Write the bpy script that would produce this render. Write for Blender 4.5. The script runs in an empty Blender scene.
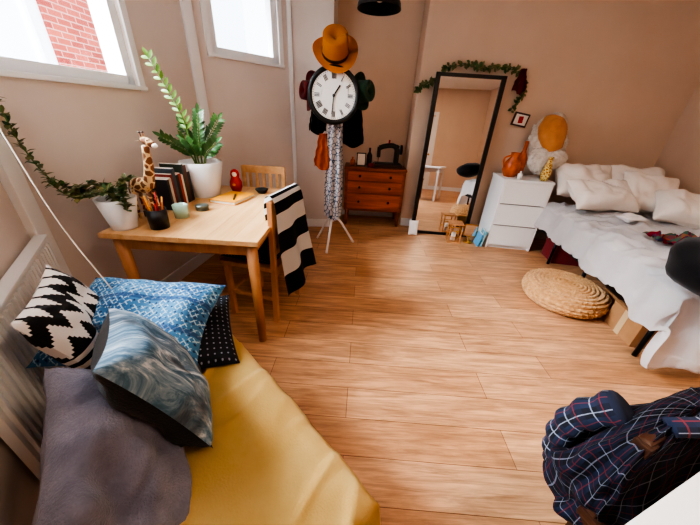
import bpy,bmesh,math,random
from mathutils import Vector,Matrix,noise,Euler
random.seed(3)
S=bpy.context.scene; COL=S.collection
V=Vector
def col(r,g,b):
    return tuple(((x/255)/12.92 if x/255<=.04045 else ((x/255+.055)/1.055)**2.4) for x in (r,g,b))+(1,)
# ---------------- materials
def newmat(name):
    m=bpy.data.materials.new(name); m.use_nodes=True; nt=m.node_tree
    return m,nt,nt.nodes['Principled BSDF']
def mth(nt,op,a,b=None,c=None):
    n=nt.nodes.new('ShaderNodeMath'); n.operation=op
    for i,x in enumerate((a,b,c)):
        if x is None: continue
        if isinstance(x,(int,float)): n.inputs[i].default_value=x
        else: nt.links.new(x,n.inputs[i])
    return n.outputs[0]
def mix(nt,f,a,b):
    n=nt.nodes.new('ShaderNodeMix'); n.data_type='RGBA'
    if isinstance(f,(int,float)): n.inputs[0].default_value=f
    else: nt.links.new(f,n.inputs[0])
    for i,x in ((6,a),(7,b)):
        if isinstance(x,tuple): n.inputs[i].default_value=x
        else: nt.links.new(x,n.inputs[i])
    return n.outputs[2]
def coord(nt,kind='Object',scale=(1,1,1),rot=(0,0,0)):
    tc=nt.nodes.new('ShaderNodeTexCoord'); mp=nt.nodes.new('ShaderNodeMapping')
    mp.inputs['Scale'].default_value=scale; mp.inputs['Rotation'].default_value=rot
    nt.links.new(tc.outputs[kind],mp.inputs[0]); return mp.outputs[0]
def noi(nt,vec,scale,detail=4,rough=.5,dist=0):
    n=nt.nodes.new('ShaderNodeTexNoise'); nt.links.new(vec,n.inputs['Vector'])
    n.inputs['Scale'].default_value=scale; n.inputs['Detail'].default_value=detail
    n.inputs['Roughness'].default_value=rough; n.inputs['Distortion'].default_value=dist
    return n.outputs['Fac']
def ramp(nt,fac,stops):
    r=nt.nodes.new('ShaderNodeValToRGB'); nt.links.new(fac,r.inputs[0])
    e=r.color_ramp.elements
    while len(e)<len(stops): e.new(.5)
    for i,(p,c) in enumerate(stops): e[i].position=p; e[i].color=c
    return r.outputs[0]
def bumpit(nt,bs,h,strength=.3,dist=.01):
    b=nt.nodes.new('ShaderNodeBump'); b.inputs['Strength'].default_value=strength; b.inputs['Distance'].default_value=dist
    nt.links.new(h,b.inputs['Height']); nt.links.new(b.outputs[0],bs.inputs['Normal'])
def M(name,c,rough=.6,metal=0,c2=None,scale=8,bump=0,bscale=60,stretch=(1,1,1),sheen=0,spec=.5,alpha=None):
    m,nt,bs=newmat(name)
    bs.inputs['Roughness'].default_value=rough; bs.inputs['Metallic'].default_value=metal
    bs.inputs['Specular IOR Level'].default_value=spec
    bs.inputs['Base Color'].default_value=c
    if sheen: bs.inputs['Sheen Weight'].default_value=sheen
    if c2:
        v=coord(nt,'Object',stretch); f=noi(nt,v,scale,5,.6)
        nt.links.new(ramp(nt,f,[(.35,c),(.65,c2)]),bs.inputs['Base Color'])
    if bump:
        v=coord(nt,'Object',stretch); bumpit(nt,bs,noi(nt,v,bscale,4),bump,.01)
    return m
def wood(name,c,c2,rough=.45,axis=0,scale=5):
    st=[14,14,14]; st[axis]=1.2
    return M(name,c,rough,0,c2,scale=scale/3,bump=.08,bscale=8,stretch=tuple(st))
def fabric(name,c,c2=None,rough=.9,bump=.25,scale=6):
    return M(name,c,rough,0,c2 or tuple(x*.85 for x in c[:3])+(1,),scale=scale,bump=bump,bscale=180,sheen=.2,spec=.2)
def uvsep(nt):
    tc=nt.nodes.new('ShaderNodeTexCoord'); s=nt.nodes.new('ShaderNodeSeparateXYZ')
    nt.links.new(tc.outputs['UV'],s.inputs[0]); return s.outputs[0],s.outputs[1],tc.outputs['UV']

m_wall=M('wall_paint',col(224,212,204),.85,0,col(219,206,197),scale=2,bump=.04,bscale=90,spec=.2)
m_wallr=M('wall_paint_warm',col(228,201,178),.85,0,col(223,195,171),scale=2,bump=.04,bscale=90,spec=.2)
m_ceil=M('ceiling_paint',col(240,238,235),.9)
m_white=M('white_gloss_paint',col(242,242,242),.35)
m_whitelam=M('white_laminate',col(242,240,238),.4)
m_black=M('black_satin',col(12,12,14),.4)
m_blackfab=fabric('black_fabric',col(12,12,15),col(18,18,22))
m_pine=wood('pine',col(228,184,132),col(214,162,108),.38,1)
m_pinex=wood('pine_x',col(205,148,96),col(185,122,74),.4,2)
m_mahog=wood('mahogany',col(165,78,32),col(112,48,20),.32,0)
m_mahogf=wood('mahogany_front',col(200,98,40),col(150,66,28),.3,0)
m_dkwood=wood('dark_wood',col(70,40,25),col(45,25,15),.4,0)
m_brass=M('brass',col(200,150,70),.3,1)
m_metal=M('dark_metal',col(30,30,33),.35,.8)
m_ceram=M('white_ceramic',col(236,234,232),.3)
m_soil=M('soil',col(50,35,25),.95)
m_leaf=M('leaf_green',col(40,78,36),.4,0,col(70,112,46),scale=9)
m_leafy=M('leaf_young',col(120,150,60),.4,0,col(88,128,48),scale=9)
m_leafd=M('leaf_dusty',col(66,82,44),.5,0,col(134,130,80),scale=14)
m_stem=M('stem',col(90,120,55),.5)
m_red=M('red_paint',col(185,28,22),.4)
m_teal=M('teal_print',col(40,150,175),.5,0,col(200,215,210),scale=14)
m_card=M('cardboard',col(165,118,76),.8,0,col(150,104,64),scale=6)
m_duvet=fabric('white_cotton',col(246,240,238),col(240,233,230),bump=.15)
m_pill=fabric('pillow_cotton',col(246,236,226),col(240,227,214),bump=.12)
m_tan=fabric('tan_felt',col(236,150,36),col(224,134,26))
m_gold=fabric('camel_felt',col(222,156,96),col(204,136,78))
m_fur=fabric('white_faux_fur',col(244,234,222),col(226,210,194),bump=.9,scale=20)
m_yel=fabric('mustard_throw_cloth',col(240,202,128),col(232,190,112),bump=.2)
m_grey=fabric('grey_linen',col(136,134,148),col(106,104,120),bump=.6,scale=10)
m_orange=M('orange_glaze',col(215,105,30),.35,0,col(160,66,22),scale=12)
m_orangef=fabric('orange_cloth',col(230,110,28),col(205,90,22))
m_green=fabric('green_fabric',col(58,92,70))
m_dkred=fabric('dark_red_felt',col(130,28,32))
m_jute=fabric('jute',col(214,164,110),col(184,132,82),bump=.6,scale=30)
m_glassy=M('pale_green_glass',col(170,205,190),.1)
m_yellowcov=M('yellow_cover',col(240,165,40),.5)
m_paper=M('paper',col(238,232,222),.7)
m_mirror=M('mirror_glass',(.85,.85,.85,1),.015,1)
def m_voro(name,a,b,scale,thr=.12,kind='Object'):
    m,nt,bs=newmat(name); v=coord(nt,kind)
    n=nt.nodes.new('ShaderNodeTexVoronoi'); n.feature='DISTANCE_TO_EDGE'; n.inputs['Scale'].default_value=scale
    nt.links.new(v,n.inputs['Vector'])
    f=mth(nt,'GREATER_THAN',n.outputs['Distance'],thr)
    nt.links.new(mix(nt,f,a,b),bs.inputs['Base Color']); bs.inputs['Roughness'].default_value=.7
    return m
m_giraffe=m_voro('giraffe_spots',col(225,190,140),col(120,68,32),26,.1)
m_scarf=m_voro('scarf_print',col(80,100,125),col(238,234,236),24,.06)
# floor
def floor_mat():
    m,nt,bs=newmat('oak_laminate')
    v=coord(nt,'Object',(1,1,1),(0,0,math.radians(1.5)))
    br=nt.nodes.new('ShaderNodeTexBrick'); nt.links.new(v,br.inputs['Vector'])
    br.inputs['Scale'].default_value=1; br.inputs['Brick Width'].default_value=1.25; br.inputs['Row Height'].default_value=.18
    br.inputs['Mortar Size'].default_value=.0015; br.inputs['Mortar Smooth'].default_value=.1; br.offset=.37; br.offset_frequency=2
    br.inputs['Color1'].default_value=col(216,168,128); br.inputs['Color2'].default_value=col(198,147,106)
    br.inputs['Mortar'].default_value=col(120,78,50)
    g=noi(nt,coord(nt,'Object',(1.6,24,1)),1.6,7,.68,.8)
    g2=noi(nt,coord(nt,'Object',(1.2,7,1)),1.5,4,.6,1.8)
    g3=noi(nt,coord(nt,'Object',(3,90,1)),2.0,3,.6,.3)
    s=ramp(nt,g,[(.32,(.62,.56,.51,1)),(.60,(1.08,1.06,1.04,1))])
    s2=ramp(nt,g2,[(.35,(.80,.76,.72,1)),(.6,(1.06,1.05,1.04,1))])
    s3=ramp(nt,g3,[(.3,(.86,.84,.81,1)),(.6,(1.04,1.04,1.03,1))])
    def mul(a,b):
        n=nt.nodes.new('ShaderNodeMix'); n.data_type='RGBA'; n.blend_type='MULTIPLY'; n.inputs[0].default_value=1
        nt.links.new(a,n.inputs[6]); nt.links.new(b,n.inputs[7]); return n.outputs[2]
    nt.links.new(mul(mul(mul(br.outputs['Color'],s),s2),s3),bs.inputs['Base Color'])
    bs.inputs['Roughness'].default_value=.34
    bumpit(nt,bs,g,.05,.002)
    return m
m_floor=floor_mat()
def brick_mat():
    m,nt,bs=newmat('red_brick')
    tc=nt.nodes.new('ShaderNodeTexCoord'); sx=nt.nodes.new('ShaderNodeSeparateXYZ'); nt.links.new(tc.outputs['Object'],sx.inputs[0])
    cx=nt.nodes.new('ShaderNodeCombineXYZ'); nt.links.new(sx.outputs[1],cx.inputs[0]); nt.links.new(sx.outputs[2],cx.inputs[1])
    br=nt.nodes.new('ShaderNodeTexBrick'); nt.links.new(cx.outputs[0],br.inputs['Vector'])
    br.inputs['Scale'].default_value=1; br.inputs['Brick Width'].default_value=.3; br.inputs['Row Height'].default_value=.11
    br.inputs['Mortar Size'].default_value=.01
    br.inputs['Color1'].default_value=col(165,75,60); br.inputs['Color2'].default_value=col(135,50,42); br.inputs['Mortar'].default_value=col(180,130,120)
    nt.links.new(br.outputs['Color'],bs.inputs['Base Color']); bs.inputs['Roughness'].default_value=.9
    return m
def zig_mat():
    m,nt,bs=newmat('black_white_zigzag'); u,v,uv=uvsep(nt)
    tri=mth(nt,'ABSOLUTE',mth(nt,'SUBTRACT',mth(nt,'FRACT',mth(nt,'MULTIPLY',u,6)),.5))
    tri=mth(nt,'SNAP',tri,.09)
    s=mth(nt,'FRACT',mth(nt,'ADD',mth(nt,'MULTIPLY',v,3.5),mth(nt,'MULTIPLY',tri,1.0)))
    f=mth(nt,'GREATER_THAN',s,.5)
    s2=mth(nt,'FRACT',mth(nt,'MULTIPLY',v,14)); f2=mth(nt,'GREATER_THAN',s2,.5)
    band=mth(nt,'GREATER_THAN',mth(nt,'FRACT',mth(nt,'MULTIPLY',v,1.75)),.75)
    ff=mth(nt,'ADD',mth(nt,'MULTIPLY',f,mth(nt,'SUBTRACT',1,band)),mth(nt,'MULTIPLY',f2,band))
    nt.links.new(mix(nt,ff,col(16,15,18),col(240,236,232)),bs.inputs['Base Color']); bs.inputs['Roughness'].default_value=.9
    return m
def blue_mat():
    m,nt,bs=newmat('blue_block_print'); u,v,uv=uvsep(nt)
    a=mth(nt,'ABSOLUTE',mth(nt,'SUBTRACT',mth(nt,'FRACT',mth(nt,'MULTIPLY',u,22)),.5))
    b=mth(nt,'ABSOLUTE',mth(nt,'SUBTRACT',mth(nt,'FRACT',mth(nt,'MULTIPLY',v,16)),.5))
    d=mth(nt,'ADD',a,b)
    f=mth(nt,'MULTIPLY',mth(nt,'GREATER_THAN',d,.40),mth(nt,'LESS_THAN',d,.62))
    n=noi(nt,uv,22,3); f=mth(nt,'MULTIPLY',f,mth(nt,'GREATER_THAN',n,.5))
    f2=mth(nt,'MULTIPLY',mth(nt,'LESS_THAN',d,.2),mth(nt,'LESS_THAN',n,.52))
    base=ramp(nt,noi(nt,uv,3,3),[(.35,col(48,102,152)),(.65,col(82,146,188))])
    band=mth(nt,'GREATER_THAN',mth(nt,'FRACT',mth(nt,'MULTIPLY',v,3)),.86)
    c=mix(nt,f,base,col(176,206,222)); c=mix(nt,f2,c,col(28,58,100)); c=mix(nt,mth(nt,'MULTIPLY',band,.7),c,col(30,68,118))
    nt.links.new(c,bs.inputs['Base Color']); bs.inputs['Roughness'].default_value=.85
    return m
def dot_mat():
    m,nt,bs=newmat('navy_dots'); u,v,uv=uvsep(nt)
    a=mth(nt,'SUBTRACT',mth(nt,'FRACT',mth(nt,'MULTIPLY',u,17)),.5)
    b=mth(nt,'SUBTRACT',mth(nt,'FRACT',mth(nt,'MULTIPLY',v,17)),.5)
    d=mth(nt,'SQRT',mth(nt,'ADD',mth(nt,'MULTIPLY',a,a),mth(nt,'MULTIPLY',b,b)))
    nt.links.new(mix(nt,mth(nt,'LESS_THAN',d,.14),col(16,18,28),col(150,158,172)),bs.inputs['Base Color']); bs.inputs['Roughness'].default_value=.9
    return m
def feather_mat():
    m,nt,bs=newmat('feather_print'); u,v,uv=uvsep(nt)
    mp=nt.nodes.new('ShaderNodeMapping'); nt.links.new(uv,mp.inputs[0]); mp.inputs['Scale'].default_value=(1.6,5,1); mp.inputs['Rotation'].default_value=(0,0,.75)
    n=noi(nt,mp.outputs[0],2.0,8,.68,1.0)
    n2=noi(nt,uv,2.2,3)
    c=ramp(nt,n,[(.28,col(34,44,54)),(.42,col(66,102,124)),(.52,col(128,150,166)),(.64,col(226,230,232))])
    c=mix(nt,ramp(nt,n2,[(.52,(0,0,0,1)),(.62,(.8,.8,.8,1))]),c,col(32,36,44))
    nt.links.new(c,bs.inputs['Base Color']); bs.inputs['Roughness'].default_value=.6
    return m
def stripe_mat():
    m,nt,bs=newmat('black_white_stripes'); u,v,uv=uvsep(nt)
    f=mth(nt,'GREATER_THAN',mth(nt,'FRACT',mth(nt,'MULTIPLY',v,6.5)),.5)
    nt.links.new(mix(nt,f,col(18,18,26),col(240,238,235)),bs.inputs['Base Color']); bs.inputs['Roughness'].default_value=.9
    return m
def plaid_mat():
    m,nt,bs=newmat('tartan_flannel'); u,v,uv=uvsep(nt)
    def st(x,n,w,o=0): return mth(nt,'LESS_THAN',mth(nt,'FRACT',mth(nt,'ADD',mth(nt,'MULTIPLY',x,n),o)),w)
    c=mix(nt,mth(nt,'MULTIPLY',st(u,8,.5),.6),col(20,20,28),col(38,50,78))
    c=mix(nt,mth(nt,'MULTIPLY',st(v,8,.5),.5),c,col(26,32,54))
    c=mix(nt,mth(nt,'MULTIPLY',st(u,8,.05,.3),.5),c,col(170,175,190))
    c=mix(nt,mth(nt,'MULTIPLY',st(v,8,.05,.3),.5),c,col(170,175,190))
    c=mix(nt,mth(nt,'MULTIPLY',st(u,8,.05,.75),.7),c,col(130,45,45))
    c=mix(nt,mth(nt,'MULTIPLY',st(v,8,.05,.75),.7),c,col(130,45,45))
    nt.links.new(c,bs.inputs['Base Color']); bs.inputs['Roughness'].default_value=.95
    return m
def multi_mat():
    m,nt,bs=newmat('multicolour_print'); v=coord(nt)
    n=nt.nodes.new('ShaderNodeTexVoronoi'); n.inputs['Scale'].default_value=30; nt.links.new(v,n.inputs['Vector'])
    s=nt.nodes.new('ShaderNodeSeparateColor'); nt.links.new(n.outputs['Color'],s.inputs[0])
    c=ramp(nt,s.outputs[0],[(.2,col(165,30,50)),(.45,col(60,60,110)),(.6,col(220,110,60)),(.8,col(90,120,100))])
    nt.links.new(c,bs.inputs['Base Color']); bs.inputs['Roughness'].default_value=.9
    return m
m_zig,m_blue,m_dot,m_feather,m_stripe,m_plaid,m_multi=zig_mat(),blue_mat(),dot_mat(),feather_mat(),stripe_mat(),plaid_mat(),multi_mat()
def glass_mat():
    m,nt,bs=newmat('window_glass'); nt.nodes.remove(bs)
    t=nt.nodes.new('ShaderNodeBsdfTransparent'); g=nt.nodes.new('ShaderNodeBsdfGlossy'); g.inputs['Roughness'].default_value=.02
    x=nt.nodes.new('ShaderNodeMixShader'); x.inputs[0].default_value=.05
    nt.links.new(t.outputs[0],x.inputs[1]); nt.links.new(g.outputs[0],x.inputs[2])
    nt.links.new(x.outputs[0],nt.nodes['Material Output'].inputs[0]); return m
m_glass=glass_mat()

# ---------------- builder
def frame(ex,n,c):
    n=V(n).normalized(); ex=V(ex); ex=(ex-n*ex.dot(n)).normalized(); ey=n.cross(ex)
    m=Matrix((ex,ey,n)).transposed().to_4x4(); m.translation=V(c); return m
def spl(pts,k=8):
    pts=[V(p) for p in pts]; P=[pts[0]*2-pts[1]]+pts+[pts[-1]*2-pts[-2]]; out=[]
    for i in range(1,len(P)-2):
        for j in range(k):
            t=j/k; a,b,c,d=P[i-1],P[i],P[i+1],P[i+2]
            out.append(.5*((2*b)+(c-a)*t+(2*a-5*b+4*c-d)*t*t+(3*b-a-3*c+d)*t**3))
    out.append(pts[-1]); return out
class B:
    def __init__(s,name,loc=(0,0,0),rz=0,mat4=None):
        s.name=name; s.bm=bmesh.new(); s.uv=s.bm.loops.layers.uv.new('UVMap'); s.mats=[]
        s.m=mat4 if mat4 is not None else Matrix.Translation(V(loc))@Matrix.Rotation(rz,4,'Z')
    def tmp(s):
        b=bmesh.new(); b.loops.layers.uv.new('UVMap'); return b
    def add(s,b,mat,X=None,smooth=False):
        if mat not in s.mats: s.mats.append(mat)
        i=s.mats.index(mat)
        for f in b.faces: f.material_index=i; f.smooth=smooth
        if X is not None: bmesh.ops.transform(b,matrix=X,verts=b.verts)
        me=bpy.data.meshes.new('t'); b.to_mesh(me); b.free(); s.bm.from_mesh(me); bpy.data.meshes.remove(me)
        return s
    def box(s,c,size,mat,rot=(0,0,0),bev=.004,X=None):
        b=s.tmp(); bmesh.ops.create_cube(b,size=1); bmesh.ops.scale(b,vec=V(size),verts=b.verts)
        if bev: bmesh.ops.bevel(b,geom=b.edges[:],offset=min(bev,min(size)*.4),segments=2,affect='EDGES',profile=.7)
        T=Matrix.Translation(V(c))@Euler(rot).to_matrix().to_4x4()
        return s.add(b,mat,X@T if X is not None else T)
    def cyl(s,p1,p2,r1,mat,r2=None,seg=16,smooth=True):
        p1,p2=V(p1),V(p2); d=p2-p1; b=s.tmp()
        bmesh.ops.create_cone(b,cap_ends=True,segments=seg,radius1=r1,radius2=r1 if r2 is None else r2,depth=d.length)
        T=Matrix.Translation((p1+p2)/2)@d.to_track_quat('Z','Y').to_matrix().to_4x4()
        s.add(b,mat,T,smooth)
        return s
    def sph(s,c,r,mat,rot=(0,0,0),seg=20,nz=0,nf=8,X=None):
        b=s.tmp(); bmesh.ops.create_uvsphere(b,u_segments=seg,v_segments=max(8,seg*2//3),radius=1)
        if nz:
            for v in b.verts: v.co*=1+nz*noise.noise(v.co*nf)
        if isinstance(r,(int,float)): r=(r,r,r)
        T=Matrix.Translation(V(c))@Euler(rot).to_matrix().to_4x4()@Matrix.Diagonal((*r,1))
        return s.add(b,mat,X@T if X is not None else T,True)
    def lathe(s,prof,mat,c=(0,0,0),seg=32,X=None,smooth=True):
        b=s.tmp(); rings=[]
        for r,z in prof: rings.append([b.verts.new((r*math.cos(2*math.pi*i/seg),r*math.sin(2*math.pi*i/seg),z)) for i in range(seg)])
        for a,d in zip(rings,rings[1:]):
            for i in range(seg): b.faces.new((a[i],a[(i+1)%seg],d[(i+1)%seg],d[i]))
        bmesh.ops.remove_doubles(b,verts=b.verts,dist=1e-5)
        T=Matrix.Translation(V(c)); 
        return s.add(b,mat,T@X if X is not None else T,smooth)
    def tube(s,pts,r,mat,seg=8,closed=False,uvs=(1,1)):
        pts=[V(p) for p in pts]; n=len(pts); b=s.tmp(); L=b.loops.layers.uv[0]; rings=[]
        prev=None
        for i,p in enumerate(pts):
            if closed: t=(pts[(i+1)%n]-pts[i-1]).normalized()
            else: t=(pts[min(i+1,n-1)]-pts[max(i-1,0)]).normalized()
            if prev is None: a=t.orthogonal().normalized()
            else: a=(prev-t*prev.dot(t)).normalized()
            prev=a; c=t.cross(a); rr=r[i] if isinstance(r,(list,tuple)) else r
            rings.append([b.verts.new(p+rr*(a*math.cos(2*math.pi*j/seg)+c*math.sin(2*math.pi*j/seg))) for j in range(seg)])
        R=rings+([rings[0]] if closed else [])
        for k,(x,y) in enumerate(zip(R,R[1:])):
            for j in range(seg):
                fc=b.faces.new((x[j],x[(j+1)%seg],y[(j+1)%seg],y[j]))
                for lp,(q,w) in zip(fc.loops,((j,k),(j+1,k),(j+1,k+1),(j,k+1))): lp[L].uv=(q/seg*uvs[0],w/n*uvs[1])
        if not closed:
            b.faces.new(rings[0][::-1]); b.faces.new(rings[-1])
        return s.add(b,mat,None,True)
    def grid(s,f,nu,nv,mat,thick=0,X=None,smooth=True,uvs=(1,1)):
        b=s.tmp(); L=b.loops.layers.uv[0]; g=[[b.verts.new(f(i/nu,j/nv)) for j in range(nv+1)] for i in range(nu+1)]
        for i in range(nu):
            for j in range(nv):
                fc=b.faces.new((g[i][j],g[i+1][j],g[i+1][j+1],g[i][j+1]))
                for lp,(a,c) in zip(fc.loops,((i,j),(i+1,j),(i+1,j+1),(i,j+1))): lp[L].uv=(a/nu*uvs[0],c/nv*uvs[1])
        if thick: bmesh.ops.solidify(b,geom=b.faces[:],thickness=thick)
        return s.add(b,mat,X,smooth)
    def pillow(s,w,h,t,mat,X=None,seed=0,pinch=.07,wr=.012,mat2=None,n=32):
        def mk(sg):
            def f(u,v):
                a,b=2*u-1,2*v-1
                x=w/2*a*(1-pinch*(1-b*b)*a*a); y=h/2*b*(1-pinch*(1-a*a)*b*b)
                e=max(0,(1-a**4)*(1-b**4))**.55
                z=sg*t/2*e
                z+=e**.5*wr*noise.noise(V((x*9+seed,y*9,sg*3+seed)))*1.6
                z+=e*wr*2*noise.noise(V((x*3.5+seed*2,y*3.5,7)))
                rd=1-6*abs(noise.noise(V((x*5+seed,y*5+x*3,seed))))
                z-=sg*e*wr*.6*max(0,rd)
                return V((x,y,z))
            return f
        s.grid(mk(1),n,n,mat,X=X); s.grid(mk(-1),n,n,mat2 or mat,X=X); return s
    def leaf(s,c,d,up,L,W,mat,bend=.15):
        c,d,up=V(c),V(d).normalized(),V(up); sd=d.cross(up)
        if sd.length<1e-3: sd=d.orthogonal()
        sd.normalize(); n=sd.cross(d)
        prof=[.08,.7,1,.75,.03]
        def f(u,v):
            k=u*4; i=min(3,int(k)); w=prof[i]+(prof[i+1]-prof[i])*(k-i)
            return c+d*L*u+sd*W/2*w*(2*v-1)+n*(abs(2*v-1)*W*.12*w-bend*L*u*u)
        return s.grid(f,4,2,mat)
    def done(s):
        me=bpy.data.meshes.new(s.name)
        s.bm.to_mesh(me); s.bm.free()
        for m in s.mats: me.materials.append(m)
        o=bpy.data.objects.new(s.name,me); o.matrix_world=s.m; COL.objects.link(o); return o

# ---------------- room shell
CEIL=2.7; TH=.2
def wall(name,p0,p1,mat,hole=None,base=True):
    p0,p1=V((*p0,0)),V((*p1,0)); d=(p1-p0); L=d.length; rz=math.atan2(d.y,d.x)
    w=B(name,p0,rz)
    def seg(a,b,z0,z1): w.box(((a+b)/2,TH/2,(z0+z1)/2),(b-a,TH,z1-z0),mat,bev=0)
    if hole:
        a,b,z0,z1=hole; seg(0,a,0,CEIL); seg(b,L,0,CEIL); seg(a,b,0,z0); seg(a,b,z1,CEIL)
    else: seg(0,L,0,CEIL)
    w.done()
    if base:
        bb=B('baseboard_'+name[5:],p0,rz); bb.box((L/2,-.009,.055),(L-.03,.016,.11),m_white,bev=.005); bb.done()
    return L,rz
def window(name,p0,p1,hole,mull=(),trans=()):
    p0,p1=V((*p0,0)),V((*p1,0)); d=p1-p0; rz=math.atan2(d.y,d.x); w=B(name,p0,rz); a,b,z0,z1=hole; t=.055
    y=.06
    w.box((a+t/2,y,(z0+z1)/2),(t,.08,z1-z0),m_white); w.box((b-t/2,y,(z0+z1)/2),(t,.08,z1-z0),m_white)
    w.box(((a+b)/2,y,z0+t/2),(b-a,.08,t),m_white); w.box(((a+b)/2,y,z1-t/2),(b-a,.08,t),m_white)
    for m in mull: w.box((m,y,(z0+z1)/2),(.045,.07,z1-z0),m_white)
    for m in trans: w.box(((a+b)/2,y,m),(b-a,.07,.045),m_white)
    w.box(((a+b)/2,y+.01,(z0+z1)/2),(b-a-.02,.006,z1-z0-.02),m_glass,bev=0)
    w.box(((a+b)/2,-.0,z0-.012),(b-a+.1,.05,.024),m_white)
    w.box((a-.025,-.006,(z0+z1)/2),(.05,.014,z1-z0+.06),m_white); w.box((b+.025,-.006,(z0+z1)/2),(.05,.014,z1-z0+.06),m_white)
    w.done()
PB=(-.7,0);PC=(-1.6,1.27);PD=(-1.42,2.87);PE=(-.74,3.58);PF=(-.3,3.63);PG=(-.3,4.2);PH=(.68,4.2);PI=(.68,3.86);PJ=(3.5,3.53);PK=(2.85,-1.8);PL=(-.7,-1.8)
h1=(.04,.93,1.475,2.5); h2=(.17,.84,1.79,2.5); h3=(.25,1.35,1.25,2.5)
wall('wall_bay_near',PB,PC,m_wall,h3); window('window_3',PB,PC,h3,(.8,))
wall('wall_bay_centre',PC,PD,m_wall,h1); window('window_1',PC,PD,h1)
wall('wall_bay_far',PD,PE,m_wall,h2); window('window_2',PD,PE,h2)
wall('wall_left_pier',PE,PF,m_wall)
wall('wall_alcove_left',PF,PG,m_wall,base=False)
wall('wall_alcove_back',PG,PH,m_wallr)
wall('wall_alcove_right',PH,PI,m_wallr,base=False)
wall('wall_back',PI,PJ,m_wallr)
wall('wall_right',PJ,PK,m_wallr)
wall('wall_front',PK,PL,m_wallr)
wall('wall_left',PL,PB,m_wall)
f=B('floor',(0,0,0)); f.box((1,1.2,-.05),(6.5,7,.1),m_floor,bev=0); f.done()
f=B('ceiling',(0,0,0)); f.box((1,1.2,CEIL+.05),(6.5,7,.1),m_ceil,bev=0); f.done()
# panelled door in the wall behind the camera (seen in the mirror)
dr=B('door_1',(1.1,-1.8,0)); dr.box((0,.02,1.0),(.8,.035,2.0),m_white)
for x in(-.2,.2):
    for z,hh in((.5,.7),(1.4,.9)): dr.box((x,.04,z),(.28,.012,hh),m_white,bev=.006)
for x in(-.44,.44): dr.box((x,.015,1.02),(.08,.03,2.05),m_white)
dr.box((0,.015,2.08),(.96,.03,.08),m_white); dr.sph((.34,.075,1.0),.028,m_brass); dr.cyl((.34,.03,1),(.34,.07,1),.012,m_brass); dr.done()
t=B('trim_1',(PD[0],PD[1],0)); t.box((.02,-.025,1.38),(.085,.04,2.6),m_white,rot=(0,0,1.1),bev=.008); t.done()
t=B('trim_2',(PC[0],PC[1],0)); t.box((.03,.0,1.38),(.09,.05,2.6),m_white,rot=(0,0,-1.3),bev=.008); t.done()
t=B('trim_3',(PE[0],PE[1],0)); t.box((.0,-.02,1.38),(.04,.03,2.6),m_white,rot=(0,0,.4),bev=.008); t.done()
# outside
o=B('neighbour_building',(-6,7,0)); o.box((-.5,0,3),(1,22,8),M('white_render',col(225,228,235),.9),bev=0)
o.box((.03,.45,2.6),(.06,1.7,1.4),brick_mat(),bev=0); o.box((.04,-.75,2.6),(.08,.08,2.2),m_white); o.box((.04,.35,1.8),(.1,2.2,.08),m_white);o.done()
o=B('ground_outside',(-6,6,-.6)); o.box((0,0,0),(10,26,.1),M('paving',col(150,150,150),.9),bev=0); o.done()

# ---------------- table
t=B('dining_table',(-.93,1.955,0)); W,D=.86,1.19
for i in range(6): t.box((-W/2+W/6*(i+.5),0,.735),(W/6-.0006,D,.03),m_pine,bev=.003)
for sx in(-1,1):
    for sy in(-1,1): t.cyl((sx*(W/2-.06),sy*(D/2-.06),0),(sx*(W/2-.06),sy*(D/2-.06),.72),.026,m_pinex,.034,seg=12)
    t.box((sx*(W/2-.06),0,.68),(.02,D-.16,.08),m_pinex)
for sy in(-1,1): t.box((0,sy*(D/2-.06),.68),(W-.16,.02,.08),m_pinex)
t.done()
def chair(name,loc,rz,wm,cush=None,hb=.9):
    c=B(name,loc,rz); k=hb-.9
    for sx in(-1,1):
        c.box((sx*.19,-.17,.215),(.035,.035,.43),wm); 
        c.box((sx*.19,.19,hb/2),(.034,.034,hb),wm,rot=(-.03,0,0))
        c.box((sx*.19,.01,.2),(.02,.34,.025),wm)
    c.box((0,0,.44),(.43,.42,.03),wm,bev=.01)
    c.box((0,-.17,.2),(.36,.02,.025),wm)
    c.box((0,-.17,.4),(.36,.02,.05),wm);c.box((0,.19,.4),(.36,.02,.05),wm)
    c.box((0,.203,.87+k),(.40,.028,.07),wm,bev=.01); c.box((0,.195,.56),(.36,.022,.04),wm)
    for i in range(5): c.box((-.13+.065*i,.2,.71+k/2),(.028,.012,.28+k),wm)
    if cush: c.pillow(.4,.39,.05,cush,X=Matrix.Translation((0,-.01,.482)),pinch=.02,wr=.004)
    c.done()
chair('dining_chair',(-.88,2.56,0),0,m_pine)
CR=math.radians(-103); CL=(-.645,1.84,0)
chair('dining_chair',CL,CR,m_pinex,m_dot)
s=B('striped_blanket',CL,CR)
path=spl([(0,.168,.78),(0,.165,.86),(0,.178,.925),(0,.215,.93),(0,.245,.86),(0,.265,.6),(0,.31,.28)],8)
def f(u,v):
    k=v*(len(path)-1); i=min(len(path)-2,int(k)); p=path[i].lerp(path[i+1],k-i)
    h=max(0,(.93-p.z)) if v>.4 else 0
    wdt=.19+.03*h
    x=(2*u-1)*wdt+.02*h*math.sin(5*v)+.01
    return V((x,p.y+.035*h*math.sin(u*10+v*2)*1.3,p.z-.08*(u-.5)*h+ (0.02*math.sin(u*6) if v>.9 else 0)))
s.grid(f,40,48,m_stripe,.006); s.done()
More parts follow.
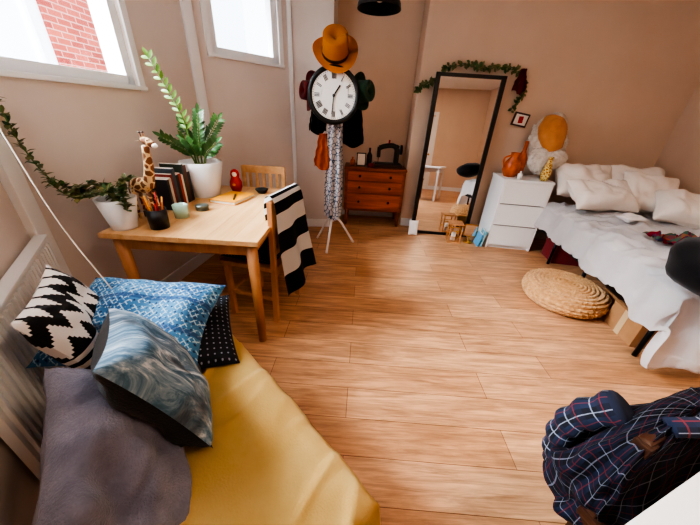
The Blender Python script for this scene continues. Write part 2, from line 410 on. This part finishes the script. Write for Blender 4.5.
# ---------------- table items
def pot(b,r0,r1,h,mat,c=(0,0,0),X=None):
    b.lathe([(0,0),(r0,0),(r0*1.03,.01),(r1,h),(r1-.012,h),(r1-.02,h-.04),(0,h-.04)],mat,c,X=X)
    b.lathe([(0,h-.035),(r1-.02,h-.035)],m_soil,c,X=X)
p=B('potted_zz_plant',(-1.17,2.2,.75)); pot(p,.095,.15,.26,m_ceram)
random.seed(5)
for k,(tx,ty,tz,mt) in enumerate([(-.2,-.02,.88,m_leafy),(-.12,.05,.5,m_leaf),(.16,-.05,.40,m_leaf),(.14,.08,.54,m_leaf),(-.02,-.12,.42,m_leaf),(-.18,-.1,.42,m_leaf),(.03,.02,.58,m_leaf)]):
    P=spl([(tx*.15,ty*.15,.22),(tx*.35,ty*.35,.22+(tz-.22)*.5),(tx*1.0,ty,tz)],9)
    p.tube(P,[.007-.005*i/len(P) for i in range(len(P))],m_stem,6)
    n=len(P)
    for i in range(7,n):
        d=(P[min(i+1,n-1)]-P[i-1]).normalized(); sd=d.cross(V((0.2,1,.3))).normalized()
        for g in(-1,1): p.leaf(P[i]+sd*.004*g,d*.75+sd*g*.9+V((0,random.uniform(-.3,.3),0)),V((.4,-.8,.5)),.074-.02*i/n,.025,mt)
    p.leaf(P[-1],d,V((.4,-.8,.5)),.07,.026,mt)
p.done()
p=B('trailing_plant_in_pot',(-1.28,1.46,.75)); pot(p,.06,.095,.17,m_ceram)
random.seed(8)
vines=[[(0,0,.14),(-.06,-.02,.24),(-.16,-.05,.22),(-.22,-.09,.28),(-.25,-.12,.44),(-.262,-.125,.62)],
 [(0,0,.14),(.03,-.05,.22),(-.03,-.1,.2),(-.12,-.12,.2),(-.2,-.12,.27)],
 [(0,0,.14),(.05,.02,.22),(.08,-.04,.2),(.11,-.08,.13)],[(0,0,.14),(-.06,.04,.22),(-.12,.0,.2),(-.17,-.07,.18)],[(0,0,.14),(.02,.05,.24),(.06,.08,.26)]]
for vn in vines:
    P=spl(vn,9); p.tube(P,.003,m_stem,5)
    for i in range(2,len(P)):
        for g in range(3):
            d=V((random.uniform(-1,1),random.uniform(-1,1),random.uniform(-.3,1)))
            p.leaf(P[i],d,V((0,0,1)),random.uniform(.025,.045),.024,random.choice([m_leafd,m_leafd,m_leaf]))
p.done()
g=B('giraffe_figurine',(-1.24,1.62,.752),math.radians(-100))
for sx in(-1,1):
    for sy in(-.05,.06): g.tube([(sx*.018,sy*1.05,0),(sx*.02,sy,.07),(sx*.018,sy*.9,.17)],[.007,.008,.013],m_giraffe)
g.sph((0,.0,.2),(.034,.08,.045),m_giraffe,rot=(.2,0,0))
g.tube(spl([(0,.05,.2),(0,.085,.3),(0,.1,.42)],6),[.032-.0012*i for i in range(13)],m_giraffe,10)
g.sph((0,.125,.44),(.019,.045,.021),m_giraffe,rot=(-.4,0,0)); g.sph((0,.158,.425),(.014,.02,.013),m_paper)
for sx in(-1,1):
    g.cyl((sx*.008,.1,.45),(sx*.01,.095,.485),.004,m_giraffe,seg=8); g.sph((sx*.01,.095,.487),.006,m_dkwood,seg=8)
    g.leaf((sx*.015,.1,.445),(sx,-.2,.3),(0,0,1),.03,.015,m_giraffe)
    g.sph((sx*.016,.135,.45),.004,m_black,seg=8)
g.tube([(0,-.075,.22),(0,-.095,.17),(0,-.095,.12)],.003,m_dkwood); g.done()
b=B('row_of_books',(-1.265,1.78,.75)); random.seed(4); y=0
cols=[col(40,40,48),col(190,185,175),col(120,35,30),col(60,70,80),col(30,30,34),col(170,60,40),col(220,215,205),col(50,60,50),col(90,50,35),col(35,38,50)]
for i,c in enumerate(cols):
    th=random.uniform(.018,.035); h=random.uniform(.19,.27); w=.15
    mt=M('book_cover_%d'%i,c,.5)
    b.box((0,y+th/2,h/2+.004),(w,th,h),mt,bev=.003); b.box((.0,y+th/2,h/2+.006),(w-.006,th*.75,h+.001),m_paper,bev=0); y+=th+.001
b.done()
c=B('pencil_cup',(-1.1,1.49,.75)); c.lathe([(0,0),(.048,0),(.052,.11),(.047,.11),(.045,.01),(0,.01)],m_black)
for i in range(7):
    a=i*.9; c.cyl((.02*math.cos(a),.02*math.sin(a),.012),(.045*math.cos(a),.045*math.sin(a),.15+.02*(i%3)),.004,[m_orange,m_yellowcov,m_red,m_pinex][i%4],seg=6)
c.done()
c=B('glass_candle',(-1.08,1.68,.75)); c.lathe([(0,0),(.04,0),(.044,.08),(.04,.08),(.038,.055),(0,.055)],m_glassy); c.cyl((0,0,.055),(0,0,.068),.002,m_black,seg=6); c.done()
c=B('small_tin',(-1.03,1.84,.75)); c.lathe([(0,0),(.04,0),(.04,.022),(.042,.022),(.042,.034),(0,.036)],M('tin',col(130,142,138),.35,.6)); c.done()
c=B('notebook',(-.93,2.12,.75),math.radians(-12)); c.box((0,0,.012),(.20,.27,.02),m_paper); c.box((0,0,.024),(.206,.276,.004),m_yellowcov); c.box((0,0,.003),(.206,.276,.004),m_yellowcov); c.box((-.1,0,.013),(.004,.276,.024),m_yellowcov);c.box((.03,-.02,.03),(.012,.14,.01),m_dkwood,rot=(0,0,.5)); c.done()
c=B('red_nesting_doll',(-1.0,2.38,.75)); c.lathe([(0,0),(.035,0),(.05,.04),(.048,.08),(.032,.115),(.036,.14),(.03,.165),(.012,.18),(0,.182)],m_red); c.sph((.006,-.028,.143),(.02,.012,.02),m_paper); c.sph((0,-.036,.06),(.022,.014,.026),m_yellowcov); c.done()
c=B('small_black_bowl',(-.78,2.36,.75)); c.lathe([(0,0),(.03,0),(.055,.035),(.05,.037),(.028,.01),(0,.008)],m_black); c.done()

# ---------------- coat stand with clock
cs=B('coat_stand',(-.22,3.02,0))
cs.cyl((0,0,.3),(0,0,1.8),.016,m_white)
for a in(-100,20,140):
    a=math.radians(a); cs.tube(spl([(0,0,.36),(.08*math.cos(a),.08*math.sin(a),.3),(.26*math.cos(a),.26*math.sin(a),.015)],6),.013,m_white)
for k in range(6):
    a=k*math.pi/3+.3; cs.tube(spl([(0,0,1.66),(.08*math.cos(a),.08*math.sin(a),1.68),(.13*math.cos(a),.13*math.sin(a),1.76)],5),.009,m_white)
cs.sph((0,0,1.8),.025,m_white); cs.done()
ck=B('round_clock',mat4=frame((1,0,0),(.06,-1,.03),(-.225,2.84,1.515)))
ck.lathe([(0,-.02),(.2,-.02),(.225,-.015),(.23,.0),(.222,.025),(.2,.03),(.19,.012),(0,.012)],m_black,seg=48)
ck.lathe([(0,.014),(.188,.014)],M('clock_face',col(240,238,232),.4),seg=48)
for i in range(12):
    a=i*math.pi/6; R=Matrix.Rotation(-a,4,'Z')
    nb=[4,1,2,3,3,2,3,4,5,3,2,3][i]
    for j in range(nb): ck.box(((j-(nb-1)/2)*.0105,.145,.0165),(.0055,.045,.003),m_black,X=R,bev=0)
for i in range(60): ck.box((0,.179,.0165),(.0025,.01,.003),m_black,X=Matrix.Rotation(i*math.pi/30,4,'Z'),bev=0)
ck.box((0,.045,.02),(.012,.1,.003),m_black,X=Matrix.Rotation(-math.radians(35),4,'Z'),bev=0)
ck.box((0,.07,.023),(.008,.15,.003),m_black,X=Matrix.Rotation(-math.radians(185),4,'Z'),bev=0)
ck.cyl((0,0,.014),(0,0,.028),.012,m_black); ck.tube([(0,.2,-.01),(0,.17,-.15)],.005,m_metal); ck.done()
def hat(name,X,mat,band,r=.17,cr=.085,ch=.11):
    h=B(name,mat4=X)
    def f(u,v):
        a=2*math.pi*u
        if v<.4: q=v/.4; rr=r+(cr-r)*q; z=.025*math.sin(a*2+1)*(1-q)+.0+.02*(1-q)**2
        else:
            q=(v-.4)/.6
            if q<.6: rr=cr*(1-.12*q); z=ch*q/.6
            else:
                qq=(q-.6)/.4; rr=cr*.93*(1-qq); z=ch*(1+.08*math.sin(qq*3.1)-.28*qq**1.5*(1))
        return V((rr*math.cos(a)*1.0,rr*math.sin(a)*1.18,z))
    h.grid(f,48,40,mat,.004); 
    h.grid(lambda u,v:V(((cr+.003)*math.cos(2*math.pi*u),(cr+.003)*1.18*math.sin(2*math.pi*u),.006+.026*v)),40,2,band); h.done()
hat('fedora_hat',frame((1,.1,0),(.05,-.70,.7),(-.225,2.92,1.83)),m_tan,m_dkwood,r=.19,cr=.11,ch=.15)
hat('felt_hat',frame((0,0,1),(-.85,-.5,.1),(-.42,2.98,1.54)),m_dkred,m_black,r=.16,cr=.08)
hat('bucket_hat',frame((0,0,1),(.85,-.5,.1),(-.01,2.98,1.56)),m_green,m_black,r=.15,cr=.09,ch=.12)
def hang(name,loc,w,ztop,zbot,mat,rz=0,depth=.05,seed=0,flare=1.2,th=.005,top=.45):
    h=B(name,loc,rz)
    def f(u,v):
        z=ztop+(zbot-ztop)*v; ww=w*(top+(flare-top)*min(1,v*1.3))
        a=(u-.5)*math.pi*1.1
        return V((ww/2*math.sin(a)+.012*noise.noise(V((u*4,v*6,seed))),-depth*math.cos(a)*(.5+v*.5)+.018*math.sin(u*22+seed+2*v),z+.02*math.sin(u*9)*v))
    h.grid(f,34,30,mat,th); return h.done()
hang('patterned_scarf',(-.215,2.98,0),.19,1.6,.36,m_scarf,seed=1,flare=1.0,depth=.06,top=.6)
hang('black_shoulder_bag',(-.05,3.08,0),.19,1.5,1.10,m_blackfab,seed=4,top=.7)
hang('dark_tote_bag',(-.4,3.1,0),.14,1.5,1.2,m_blackfab,seed=9)
hang('orange_cloth_bag',(-.33,3.0,0),.15,1.2,.88,m_orangef,seed=7,depth=.06)
# ---------------- mahogany chest
c=B('mahogany_chest_of_drawers',(.265,3.94,0)); w,d=.79,.38
c.box((0,0,.765),(w+.02,d+.02,.03),m_mahog,bev=.008); c.box((0,0,.48),(w,d-.01,.54),m_mahog)
for sx in(-1,1):
    for sy in(-1,1): c.cyl((sx*.36,sy*.16,.0),(sx*.35,sy*.16,.22),.016,m_mahog,.03,seg=12)
for i,(z,h) in enumerate(((.675,.12),(.53,.15),(.34,.21))):
    c.box((0,-d/2,z),(w-.08,.022,h-.014),m_mahogf,bev=.006)
    for sx in(-1,1):
        c.cyl((sx*.2,-d/2-.01,z),(sx*.2,-d/2-.03,z),.018,m_black,.014,seg=12)
c.done()
c=B('sewing_machine',(.42,3.93,.78)); c.box((0,0,.02),(.38,.18,.04),m_dkwood,bev=.008); c.box((0,0,.045),(.34,.14,.012),m_black)
c.box((.11,0,.14),(.065,.075,.19),m_black,bev=.02); c.tube(spl([(.12,0,.23),(.05,0,.265),(-.05,0,.255),(-.12,0,.23)],5),[.04]*3+[.03]*12+[.034],m_black,12)
c.box((-.125,0,.18),(.045,.055,.13),m_black,bev=.012); c.cyl((-.125,0,.12),(-.125,0,.05),.004,m_metal,seg=8)
c.cyl((.15,0,.22),(.175,0,.22),.06,m_metal,seg=24); c.cyl((0,0,.28),(0,0,.33),.012,m_red,seg=10); c.done()
c=B('small_picture_frame',(.07,3.83,.78)); c.box((0,0,.09),(.12,.014,.16),m_black,rot=(-.15,0,0)); c.box((0,-.008,.09),(.095,.004,.135),m_paper,rot=(-.15,0,0)); c.box((0,.03,.04),(.04,.006,.09),m_black,rot=(.5,0,0)); c.done()
c=B('perfume_bottle',(-.04,3.88,.78)); c.lathe([(0,0),(.03,0),(.03,.07),(.012,.085),(.012,.11),(0,.11)],m_orange); c.done()
c=B('dark_glass_bottle',(.18,3.98,.78)); c.lathe([(0,0),(.035,0),(.035,.13),(.014,.17),(.014,.22),(0,.22)],m_black); c.done()
c=B('thread_spool_tin',(.2,3.81,.78)); c.lathe([(0,0),(.04,0),(.04,.05),(0,.052)],m_dkred); c.done()
# ---------------- mirror
A=math.radians(-6.7)
mr=B('standing_mirror',mat4=Matrix.Translation((1.165,3.565,0))@Matrix.Rotation(A+math.radians(3),4,'Z')@Matrix.Rotation(math.radians(-3.0),4,'X')@Matrix.Rotation(math.radians(.8),4,'Y'))
w,h=.75,1.83
for sx in(-1,1): mr.box((sx*(w/2-.025),0,h/2),(.05,.035,h),m_black)
mr.box((0,0,.018),(w,.035,.036),m_black); mr.box((0,0,h-.018),(w,.035,.036),m_black); mr.box((0,.008,h/2),(w-.04,.012,h-.04),m_black,bev=0)
mr.box((0,-.002,h/2),(w-.09,.006,h-.065),m_mirror,bev=0)
mr.tube([(0,.02,1.1),(0,.13,.01)],.01,m_black); mr.done()
def wallB(x,off=.02): return 3.86-.117*(x-.68)-off
g=B('ivy_garland',(0,0,0)); random.seed(12)
P=spl([(.66,wallB(.68,.04),1.66),(.74,wallB(.74),1.72),(.88,wallB(.88,.04),1.78),(.95,wallB(.95,.06),1.88),(1.2,wallB(1.2,.06),1.92),(1.35,wallB(1.35,.05),1.90),(1.6,wallB(1.6,.05),1.90),(1.76,wallB(1.76),1.84),(1.82,wallB(1.82),1.66),(1.75,wallB(1.75),1.52)],10)
g.tube(P,.004,m_stem,5)
for q in P:
    for k in range(3): g.leaf(q+V((0,-.006,random.uniform(-.02,.02))),(random.uniform(-1,1),random.uniform(-.6,-.05),random.uniform(-1,.8)),(0,-1,.2),random.uniform(.03,.055),.03,random.choice([m_leafd,m_leaf,m_leafd]))
g.done()
hang('red_hanging_pouch',(1.74,wallB(1.74,.07),0),.11,1.9,1.68,m_dkred,seed=3)
l=B('wooden_lantern',(1.3,3.36,0),A)
for sx in(-1,1):
    for sy in(-1,1): l.box((sx*.07,sy*.07,.12),(.014,.014,.24),m_pinex)
l.box((0,0,.008),(.16,.16,.016),m_pinex); l.box((0,0,.245),(.17,.17,.016),m_pinex); l.lathe([(0,0),(.03,0),(.03,.1),(0,.1)],m_paper,(0,0,.017)); 
for z in(.08,.16):
    for s_ in(-1,1): l.box((0,s_*.07,z),(.14,.006,.008),m_brass); l.box((s_*.07,0,z),(.006,.14,.008),m_brass)
l.done()
l=B('small_desk_mirror',(1.5,3.36,0),A); l.lathe([(0,0),(.06,0),(.055,.012),(.01,.02),(.008,.09),(0,.09)],m_brass); l.box((0,.0,.16),(.16,.015,.16),m_brass,bev=.006); l.box((0,-.007,.16),(.14,.004,.14),m_mirror,bev=0); l.done()
for nm,(x,w,h,mt,rr) in {'leaning_teal_book':(1.625,.02,.2,m_teal,.12),'leaning_blue_book':(1.585,.02,.16,M('blue_cover',col(90,160,200),.5),.2)}.items():
    b=B(nm,(x,3.28,.0),A); b.box((0,0,h/2+.006),(w,.16,h),mt,rot=(0,rr,0)); b.box((0,.0,h/2+.006),(w*.7,.155,h+.003),m_paper,rot=(0,rr,0),bev=0); b.done()
w=B('white_hand_towel',(.8,3.47,0)); w.pillow(.12,.2,.05,m_duvet,X=frame((1,0,0),(0,-1,.2),(0,0,.11))); w.done()
# ---------------- white drawers
c=B('white_chest_of_drawers',(1.95,3.4,0),A); w,d,h=.52,.42,.83
c.box((0,0,h-.012),(w+.01,d+.02,.024),m_whitelam,bev=.003)
for sx in(-1,1): c.box((sx*(w/2-.01),0,(h-.024)/2),(.02,d,h-.024),m_whitelam,bev=.002)
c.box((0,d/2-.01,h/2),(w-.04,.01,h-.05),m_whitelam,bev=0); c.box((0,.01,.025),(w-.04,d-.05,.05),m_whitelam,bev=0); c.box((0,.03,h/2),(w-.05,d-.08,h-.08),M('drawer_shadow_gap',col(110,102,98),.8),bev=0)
n=3
for i in range(n):
    hh=(h-.06)/n; z=.04+hh*(i+.5); c.box((0,-d/2+.008,z),(w-.045,.018,hh-.014),m_whitelam,bev=.002)
    c.box((0,-d/2-.004,z+hh/2-.02),(.2,.012,.012),m_whitelam)
c.done()
Z=.83
v=B('giraffe_print_vase',(2.11,3.26,Z)); v.lathe([(0,0),(.035,0),(.05,.06),(.035,.16),(.02,.22),(.026,.25),(.018,.25),(0,.2)],m_voro('yellow_giraffe',col(235,220,150),col(180,120,30),38,.1)); v.done()
v=B('amber_jug',(1.80,3.42,Z)); v.lathe([(0,0),(.06,0),(.095,.07),(.08,.16),(.04,.21),(.05,.26),(.043,.26),(.03,.2),(0,.19)],m_orange); v.tube(spl([(-.04,0,.23),(-.11,0,.19),(-.085,0,.09)],6),.01,m_orange); v.done()
v=B('amber_bottle',(1.93,3.5,Z)); v.lathe([(0,0),(.055,0),(.055,.2),(.02,.28),(.02,.38),(0,.38)],m_orange); v.done()
v=B('small_white_bottle',(1.83,3.25,Z)); v.lathe([(0,0),(.025,0),(.025,.06),(.01,.07),(.01,.09),(0,.09)],m_ceram); v.done()
v=B('photo_frame',(1.88,wallB(1.88,.02),1.42),A); v.box((0,0,0),(.17,.02,.14),m_dkwood,rot=(0,.15,0)); v.box((0,-.011,0),(.135,.004,.105),m_paper,rot=(0,.15,0),bev=0);v.box((0,-.014,0),(.05,.003,.07),m_red,bev=0); v.done()
v=B('fur_trimmed_hat',mat4=frame((1,-.1,.35),(-.25,-1,.2),(2.13,3.45,1.24)))
def fur(c,r,sd):
    b_=v.tmp(); bmesh.ops.create_icosphere(b_,subdivisions=6,radius=1)
    for q in b_.verts:
        q.co*=1+.16*noise.noise(q.co*3+V((sd,0,0)))+.16*abs(noise.noise(q.co*11+V((0,sd,0))))+.06*noise.noise(q.co*30)
    v.add(b_,m_fur,Matrix.Translation(V(c))@Matrix.Diagonal((*r,1)),True)
fur((-.0,-.02,-.03),(.175,.235,.06),1); fur((-.09,-.2,.0),(.13,.15,.07),4); fur((.09,.13,-.01),(.09,.12,.05),8); fur((.03,-.23,.02),(.11,.09,.06),12)
v.sph((.03,.05,.02),(.135,.20,.085),m_gold,nz=.10,nf=2.2,seg=32); v.sph((.035,.10,.06),(.09,.10,.05),m_gold,nz=.12,nf=2,seg=24); v.done()

# ---------------- bed
TB=Matrix.Translation((1.93,1.38,0))@Matrix.Rotation(math.radians(-9.3),4,'Z')
BW,BL=1.16,2.08
b=B('bed_frame',mat4=TB)
for x in(.03,BW-.03):
    b.box((x,BL/2,.3),(.03,BL-.04,.05),m_metal)
    for y in(.1,.9,1.5,BL-.05): b.cyl((x+(.03 if x<.5 else -.03),y,0),(x+(.03 if x<.5 else -.03),y,.3),.015,m_metal)
for y in(.03,.7,1.4,BL-.03): b.box((BW/2,y,.3),(BW-.06,.03,.04),m_metal)
b.done()
b=B('mattress',mat4=TB); b.box((BW/2,BL/2,.43),(BW-.02,BL-.02,.2),m_duvet,bev=.05); b.done()
b=B('duvet',mat4=TB)
def dtop(a,y):
    rd=1-abs(noise.noise(V((a*3+y*2.2,y*2.6-a,3))))*5
    rd2=1-abs(noise.noise(V((a*5-y*3,y*5+a,8))))*6
    return .60+.045*noise.noise(V((a*3.2,y*3.2,1)))+.02*noise.noise(V((a*8,y*7,4)))+.026*max(0,rd)+.016*max(0,rd2)
def f(u,v):
    a=-.3+u*(BW+.31); y=-.46+v*2.36
    hx=max(0,-a); hy=max(0,-y)
    hx=min(hx,.24+.03*noise.noise(V((y*5,0,0))))
    top=dtop(a,y)
    z=top-max(hx,hy)
    x=(a if a>0 else -.03-.12*hx); yy=(y if y>0 else -.03-.16*hy)
    dx=min(max(a,0)/.09,1); dy=min(max(y,0)/.09,1)
    z-=.035*(1-dx)**2+.035*(1-dy)**2
    if hy>0: yy-=.05*noise.noise(V((a*6,hy*2,9)))+.03*math.sin(a*14)*min(1,hy*4); z+=.02*noise.noise(V((a*7,0,2)))
    if hx>0: x-=.05*noise.noise(V((y*5,hx*2,3)))+.022*math.sin(y*11)*min(1,hx*6)
    return V((min(x,BW+.0),yy,max(z,.05)))
b.grid(f,110,150,m_duvet,.02); b.done()
for (x,y,z,w,h,n_,ex,sd) in [(.3,1.93,.86,.6,.42,(0,-.7,.75),(1,0,.05),1),(.8,1.94,.86,.55,.42,(0,-.7,.75),(1,0,-.05),2),(.33,1.60,.78,.60,.40,(.05,-.6,.85),(1,.1,.03),3),(.76,1.66,.83,.46,.42,(-.1,-.8,.65),(1,-.3,.0),4),(.9,1.38,.765,.42,.36,(-.2,-.6,.85),(1,-.4,.05),5)]:
    p=B('bed_pillow',mat4=TB); p.pillow(w,h,.22,m_pill,X=frame(ex,n_,(x,y,z)),seed=sd*3.3,wr=.026,pinch=.1); p.done()
p=B('folded_white_top',mat4=TB); p.pillow(.2,.14,.05,m_duvet,X=frame((1,.3,0),(0,0,1),(.42,1.22,.675)),seed=8,wr=.02); p.done()
p=B('crumpled_patterned_cloth',mat4=TB)
p.grid(lambda u,v:V((.30+.46*u+.03*noise.noise(V((u*5,v*5,2))),.50+.38*v,.025+dtop(.30+.46*u,.50+.38*v)+.12*abs(noise.noise(V((u*5,v*5,1))))+.03*math.sin(math.pi*u)*math.sin(math.pi*v))),30,26,m_multi,.006); p.done()
p=B('black_cushion',mat4=TB); p.sph((.03,-.06,.765),(.235,.22,.13),m_blackfab,rot=(.25,-.15,.3),seg=32,nz=.12,nf=1.6); p.done()
p=B('cardboard_box',mat4=TB@Matrix.Translation((.2,.34,0))); p.box((0,0,.1),(.24,.3,.2),m_card,bev=.003); p.box((-.06,0,.203),(.11,.3,.004),m_card,rot=(0,.06,0),bev=0); p.box((-.122,0,.1),(.002,.05,.2),M('parcel_tape',col(190,160,120),.3),bev=0); p.done()
p=B('cardboard_box',mat4=TB@Matrix.Translation((.3,.66,0))); p.box((0,0,.08),(.22,.24,.16),m_card,bev=.003); p.box((0,0,.163),(.225,.245,.02),m_dkwood); p.done()
p=B('red_storage_box',mat4=TB@Matrix.Translation((.25,1.66,0))); p.box((0,0,.1),(.3,.28,.2),m_dkred,bev=.01); p.box((0,0,.205),(.31,.29,.02),m_dkred,bev=.005); p.done()
# ---------------- pouf
p=B('jute_pouf',(1.90,2.12,0))
def f(u,v):
    a=2*math.pi*u; R=.31; H=.17
    if v<.5: q=v/.5; th=-math.pi/2+q*math.pi; r=R-.08+.085*math.cos(th); z=H/2+H/2*math.sin(th)
    else: q=(v-.5)/.5; r=(R-.08)*(1-q); z=H+.015*math.sin(q*1.5)
    s=v*16; rid=abs(math.sin(s*math.pi)); 
    br=.5+.5*math.sin(a*44+ (int(s)%2)*3.1)
    off=.013*rid*(.5+.5*br)
    return V(((r+ (off if v<.5 else 0))*math.cos(a),(r+(off if v<.5 else 0))*math.sin(a),max(0,z+(off if v>.3 else 0))))
p.grid(f,300,150,m_jute); p.lathe([(0,0),(.23,0)],m_jute); p.done()

# ---------------- bench and cushions
BR=math.atan2(.686,-.727); bc=(-.543,.616,0)
b=B('day_bench',bc,BR); L_,W_=1.26,.54
b.box((0,0,.33),(L_,W_,.2),m_dkwood,bev=.01); b.box((0,0,.41),(L_-.02,W_-.02,.06),m_blackfab,bev=.02)
for sx in(-1,1):
    for sy in(-1,1): b.box((sx*(L_/2-.05),sy*(W_/2-.05),.12),(.05,.05,.24),m_dkwood)
b.done()
b=B('mustard_throw',bc,BR)
def f(u,v):
    a=-L_/2-.2+u*(L_+.2); c=-W_/2-.22+v*(W_+.2)
    ha=max(0,-L_/2-a); hc=max(0,-W_/2-c)
    z=.456+.009*noise.noise(V((a*4,c*4,0)))+.007*noise.noise(V((a*11,c*3,5)))+.004
    rd=abs(noise.noise(V((a*5+c*2,c*1.6-a,3)))); z+=.012*max(0,1-rd*7)
    x=max(a,-L_/2-.012-.05*ha); y=max(c,-W_/2-.012-.06*hc)
    ea=min(1,max(0,a+L_/2)/.05); ec=min(1,max(0,c+W_/2)/.05)
    z-=.012*(1-ea)**2+.012*(1-ec)**2
    z-=max(ha,hc)
    if hc>0: y-=.018*math.sin(a*19)*min(1,hc*8)+.012*noise.noise(V((a*6,0,2)))
    if ha>0: x-=.018*math.sin(c*19)*min(1,ha*8)
    return V((x,y,z))
b.grid(f,150,90,m_yel,.006); b.done()
def cushion(name,w,h,t,mat,ex,n,c,seed,wr=.014,pinch=.07,mat2=None):
    p=B(name,mat4=frame(ex,n,c)); p.pillow(w,h,t,mat,seed=seed,wr=wr,pinch=pinch,mat2=mat2); p.done()
cushion('geometric_cushion',.38,.46,.11,m_zig,(-.58,.81,0),(.78,.5,.38),(-.945,.775,.62),1)
cushion('navy_dotted_cushion',.42,.42,.12,m_dot,(.9,.45,.0),(.15,-.1,.95),(-.70,.89,.52),2)
cushion('blue_print_cushion',.54,.40,.16,m_blue,(.95,.12,-.12),(.1,-.30,.93),(-.81,.85,.62),3,pinch=.1)
cushion('feather_print_cushion',.41,.41,.16,m_feather,(.75,.29,-1.16),(.675,.62,.41),(-.585,.60,.63),4,mat2=m_blackfab,pinch=.1)
cushion('grey_linen_cushion',.50,.34,.15,m_grey,(.60,-.75,-.15),(.62,.36,.68),(-.575,.41,.575),5,wr=.03,pinch=.1)
dv=(V(PC)-V(PB)); rz3=math.atan2(dv.y,dv.x)
r=B('radiator',(*PB,0),rz3); Lr=.95; x0=.55
r.box((x0+Lr/2,-.035,.48),(Lr,.03,.56),m_white,bev=.01)
for i in range(24): r.box((x0+.03+i*(Lr-.06)/23,-.054,.48),(.018,.014,.52),m_white,bev=.006)
r.box((x0+Lr/2,-.04,.77),(Lr,.05,.015),m_white); r.cyl((x0+.06,-.03,0),(x0+.06,-.03,.22),.01,m_white);r.cyl((x0+Lr-.06,-.03,0),(x0+Lr-.06,-.03,.22),.01,m_white); r.done()
cb=B('blind_cord',(0,0,0)); cb.tube(spl([(-1.36,1.06,1.9),(-1.33,1.1,1.42),(-1.14,1.0,.98),(-.93,.9,.725)],8),.0022,m_paper,6); cb.done()

# ---------------- desk + chair + flannel shirt (front right)
DR=math.radians(22)
d=B('white_desk',(.48,.222,0),DR); d.box((.55,-.27,.735),(1.1,.54,.03),m_whitelam)
for x in(.05,1.05):
    for y in(-.05,-.49): d.box((x,y,.36),(.04,.04,.72),m_whitelam)
d.box((.55,-.49,.66),(1.0,.02,.1),m_whitelam); d.done()
CHL=(.95,.275,0); dz=-.045
chair('desk_chair',CHL,DR,m_dkwood,hb=.8+dz)
s=B('flannel_shirt',CHL,DR)
def f(u,v):
    a=2*math.pi*u; ca,sa=math.cos(a),math.sin(a)
    if v<.3:
        q=v/.3; hx=.245*(q**.8)*1.0+.0; hy=.058*q; z=.835-.05*(1-math.sqrt(max(0,1-q*q)))-.03*abs(ca)*q
    else:
        q=(v-.3)/.7; hx=.245+.02*math.sin(q*3)-.04*q; hy=.058+.09*min(1,q*1.6); z=.785-.03*abs(ca)-.36*q
    x=hx*math.copysign(abs(ca)**.7,ca); y=hy*math.copysign(abs(sa)**.8,sa)
    g=min(1,v*2)
    k=1+g*(.16*math.sin(a*7+v*5)+.35*noise.noise(V((ca*2.2,sa*2.2,v*4))))
    yo=y*k
    if y<0: yo=max(yo*.5,-.07)
    x+=g*.03*noise.noise(V((sa*3,v*7,5)))+(g*.02*math.sin(v*9) if ca<-.5 else 0)
    return V((x,.2+yo,dz+z+.018*noise.noise(V((ca*4,sa*4+v*5,2)))))
s.grid(f,120,80,m_plaid,.006,uvs=(2.4,1.3)); 
s.tube(spl([(-.12,.2,.82+dz),(-.04,.16,.845+dz),(.04,.16,.85+dz),(.12,.2,.82+dz)],6),.022,m_plaid,10,uvs=(.3,.5))
sl=spl([(-.12,.28,.78+dz),(-.14,.33,.68+dz),(-.13,.35,.56+dz),(-.10,.34,.42+dz)],8)
s.tube(sl,[.045+.005*math.sin(i*1.3)-.0006*i for i in range(len(sl))],m_plaid,16,uvs=(.6,.6))
s.done()
p=B('pendant_lamp',(.10,2.5,2.02)); p.lathe([(.15,0),(.145,.03),(.11,.1),(.05,.15),(.03,.19),(0,.195)],m_black); p.lathe([(.147,0.002),(.14,.03),(.105,.098),(.045,.145),(0,.15)],m_blackfab)
p.sph((0,0,.07),.035,m_paper); p.cyl((0,0,.19),(0,0,.68),.004,m_black,seg=8); p.done()
# ---------------- lights
def area(name,loc,target,size,power,c,size_y=None):
    l=bpy.data.lights.new(name,'AREA'); l.energy=power; l.color=c; l.size=size
    if size_y: l.shape='RECTANGLE'; l.size_y=size_y
    o=bpy.data.objects.new(name,l); o.location=loc; o.rotation_euler=(V(target)-V(loc)).to_track_quat('-Z','Y').to_euler(); COL.objects.link(o)
area('skylight_outside_bay',(-4.2,1.2,4.6),(0,2,.4),3.0,3800,(.80,.90,1),3)
area('skylight_outside_side_bay',(-2.6,5.3,4.4),(0,1.2,.6),1.6,900,(.80,.90,1))
area('added_warm_fill',(1.3,.2,2.66),(1.3,.2,0),.7,26,(1,.76,.56))  # warm fill light added near the ceiling, out of view, no fixture
sl=bpy.data.lights.new('sun','SUN'); sl.energy=2.5; sl.angle=.02; so=bpy.data.objects.new('sun',sl); so.rotation_euler=V((-1,.4,-1)).to_track_quat('-Z','Y').to_euler(); COL.objects.link(so)
w=bpy.data.worlds.new('sky'); S.world=w; w.use_nodes=True; bg=w.node_tree.nodes['Background']; bg.inputs[0].default_value=(.82,.92,1,1); bg.inputs[1].default_value=3.8
cam=bpy.data.cameras.new('camera'); co=bpy.data.objects.new('camera',cam); COL.objects.link(co)
cam.sensor_width=36; cam.lens=36*280/700; cam.clip_start=.02
co.matrix_world=Matrix.Translation((0,0,1.38))@Matrix.Rotation(math.radians(90-27.9),4,'X')@Matrix.Rotation(math.radians(3.25),4,'Z')
S.camera=co
S.view_settings.view_transform='AgX'
try: S.view_settings.look='AgX - High Contrast'
except Exception as e: print(e)
S.view_settings.exposure=0.25
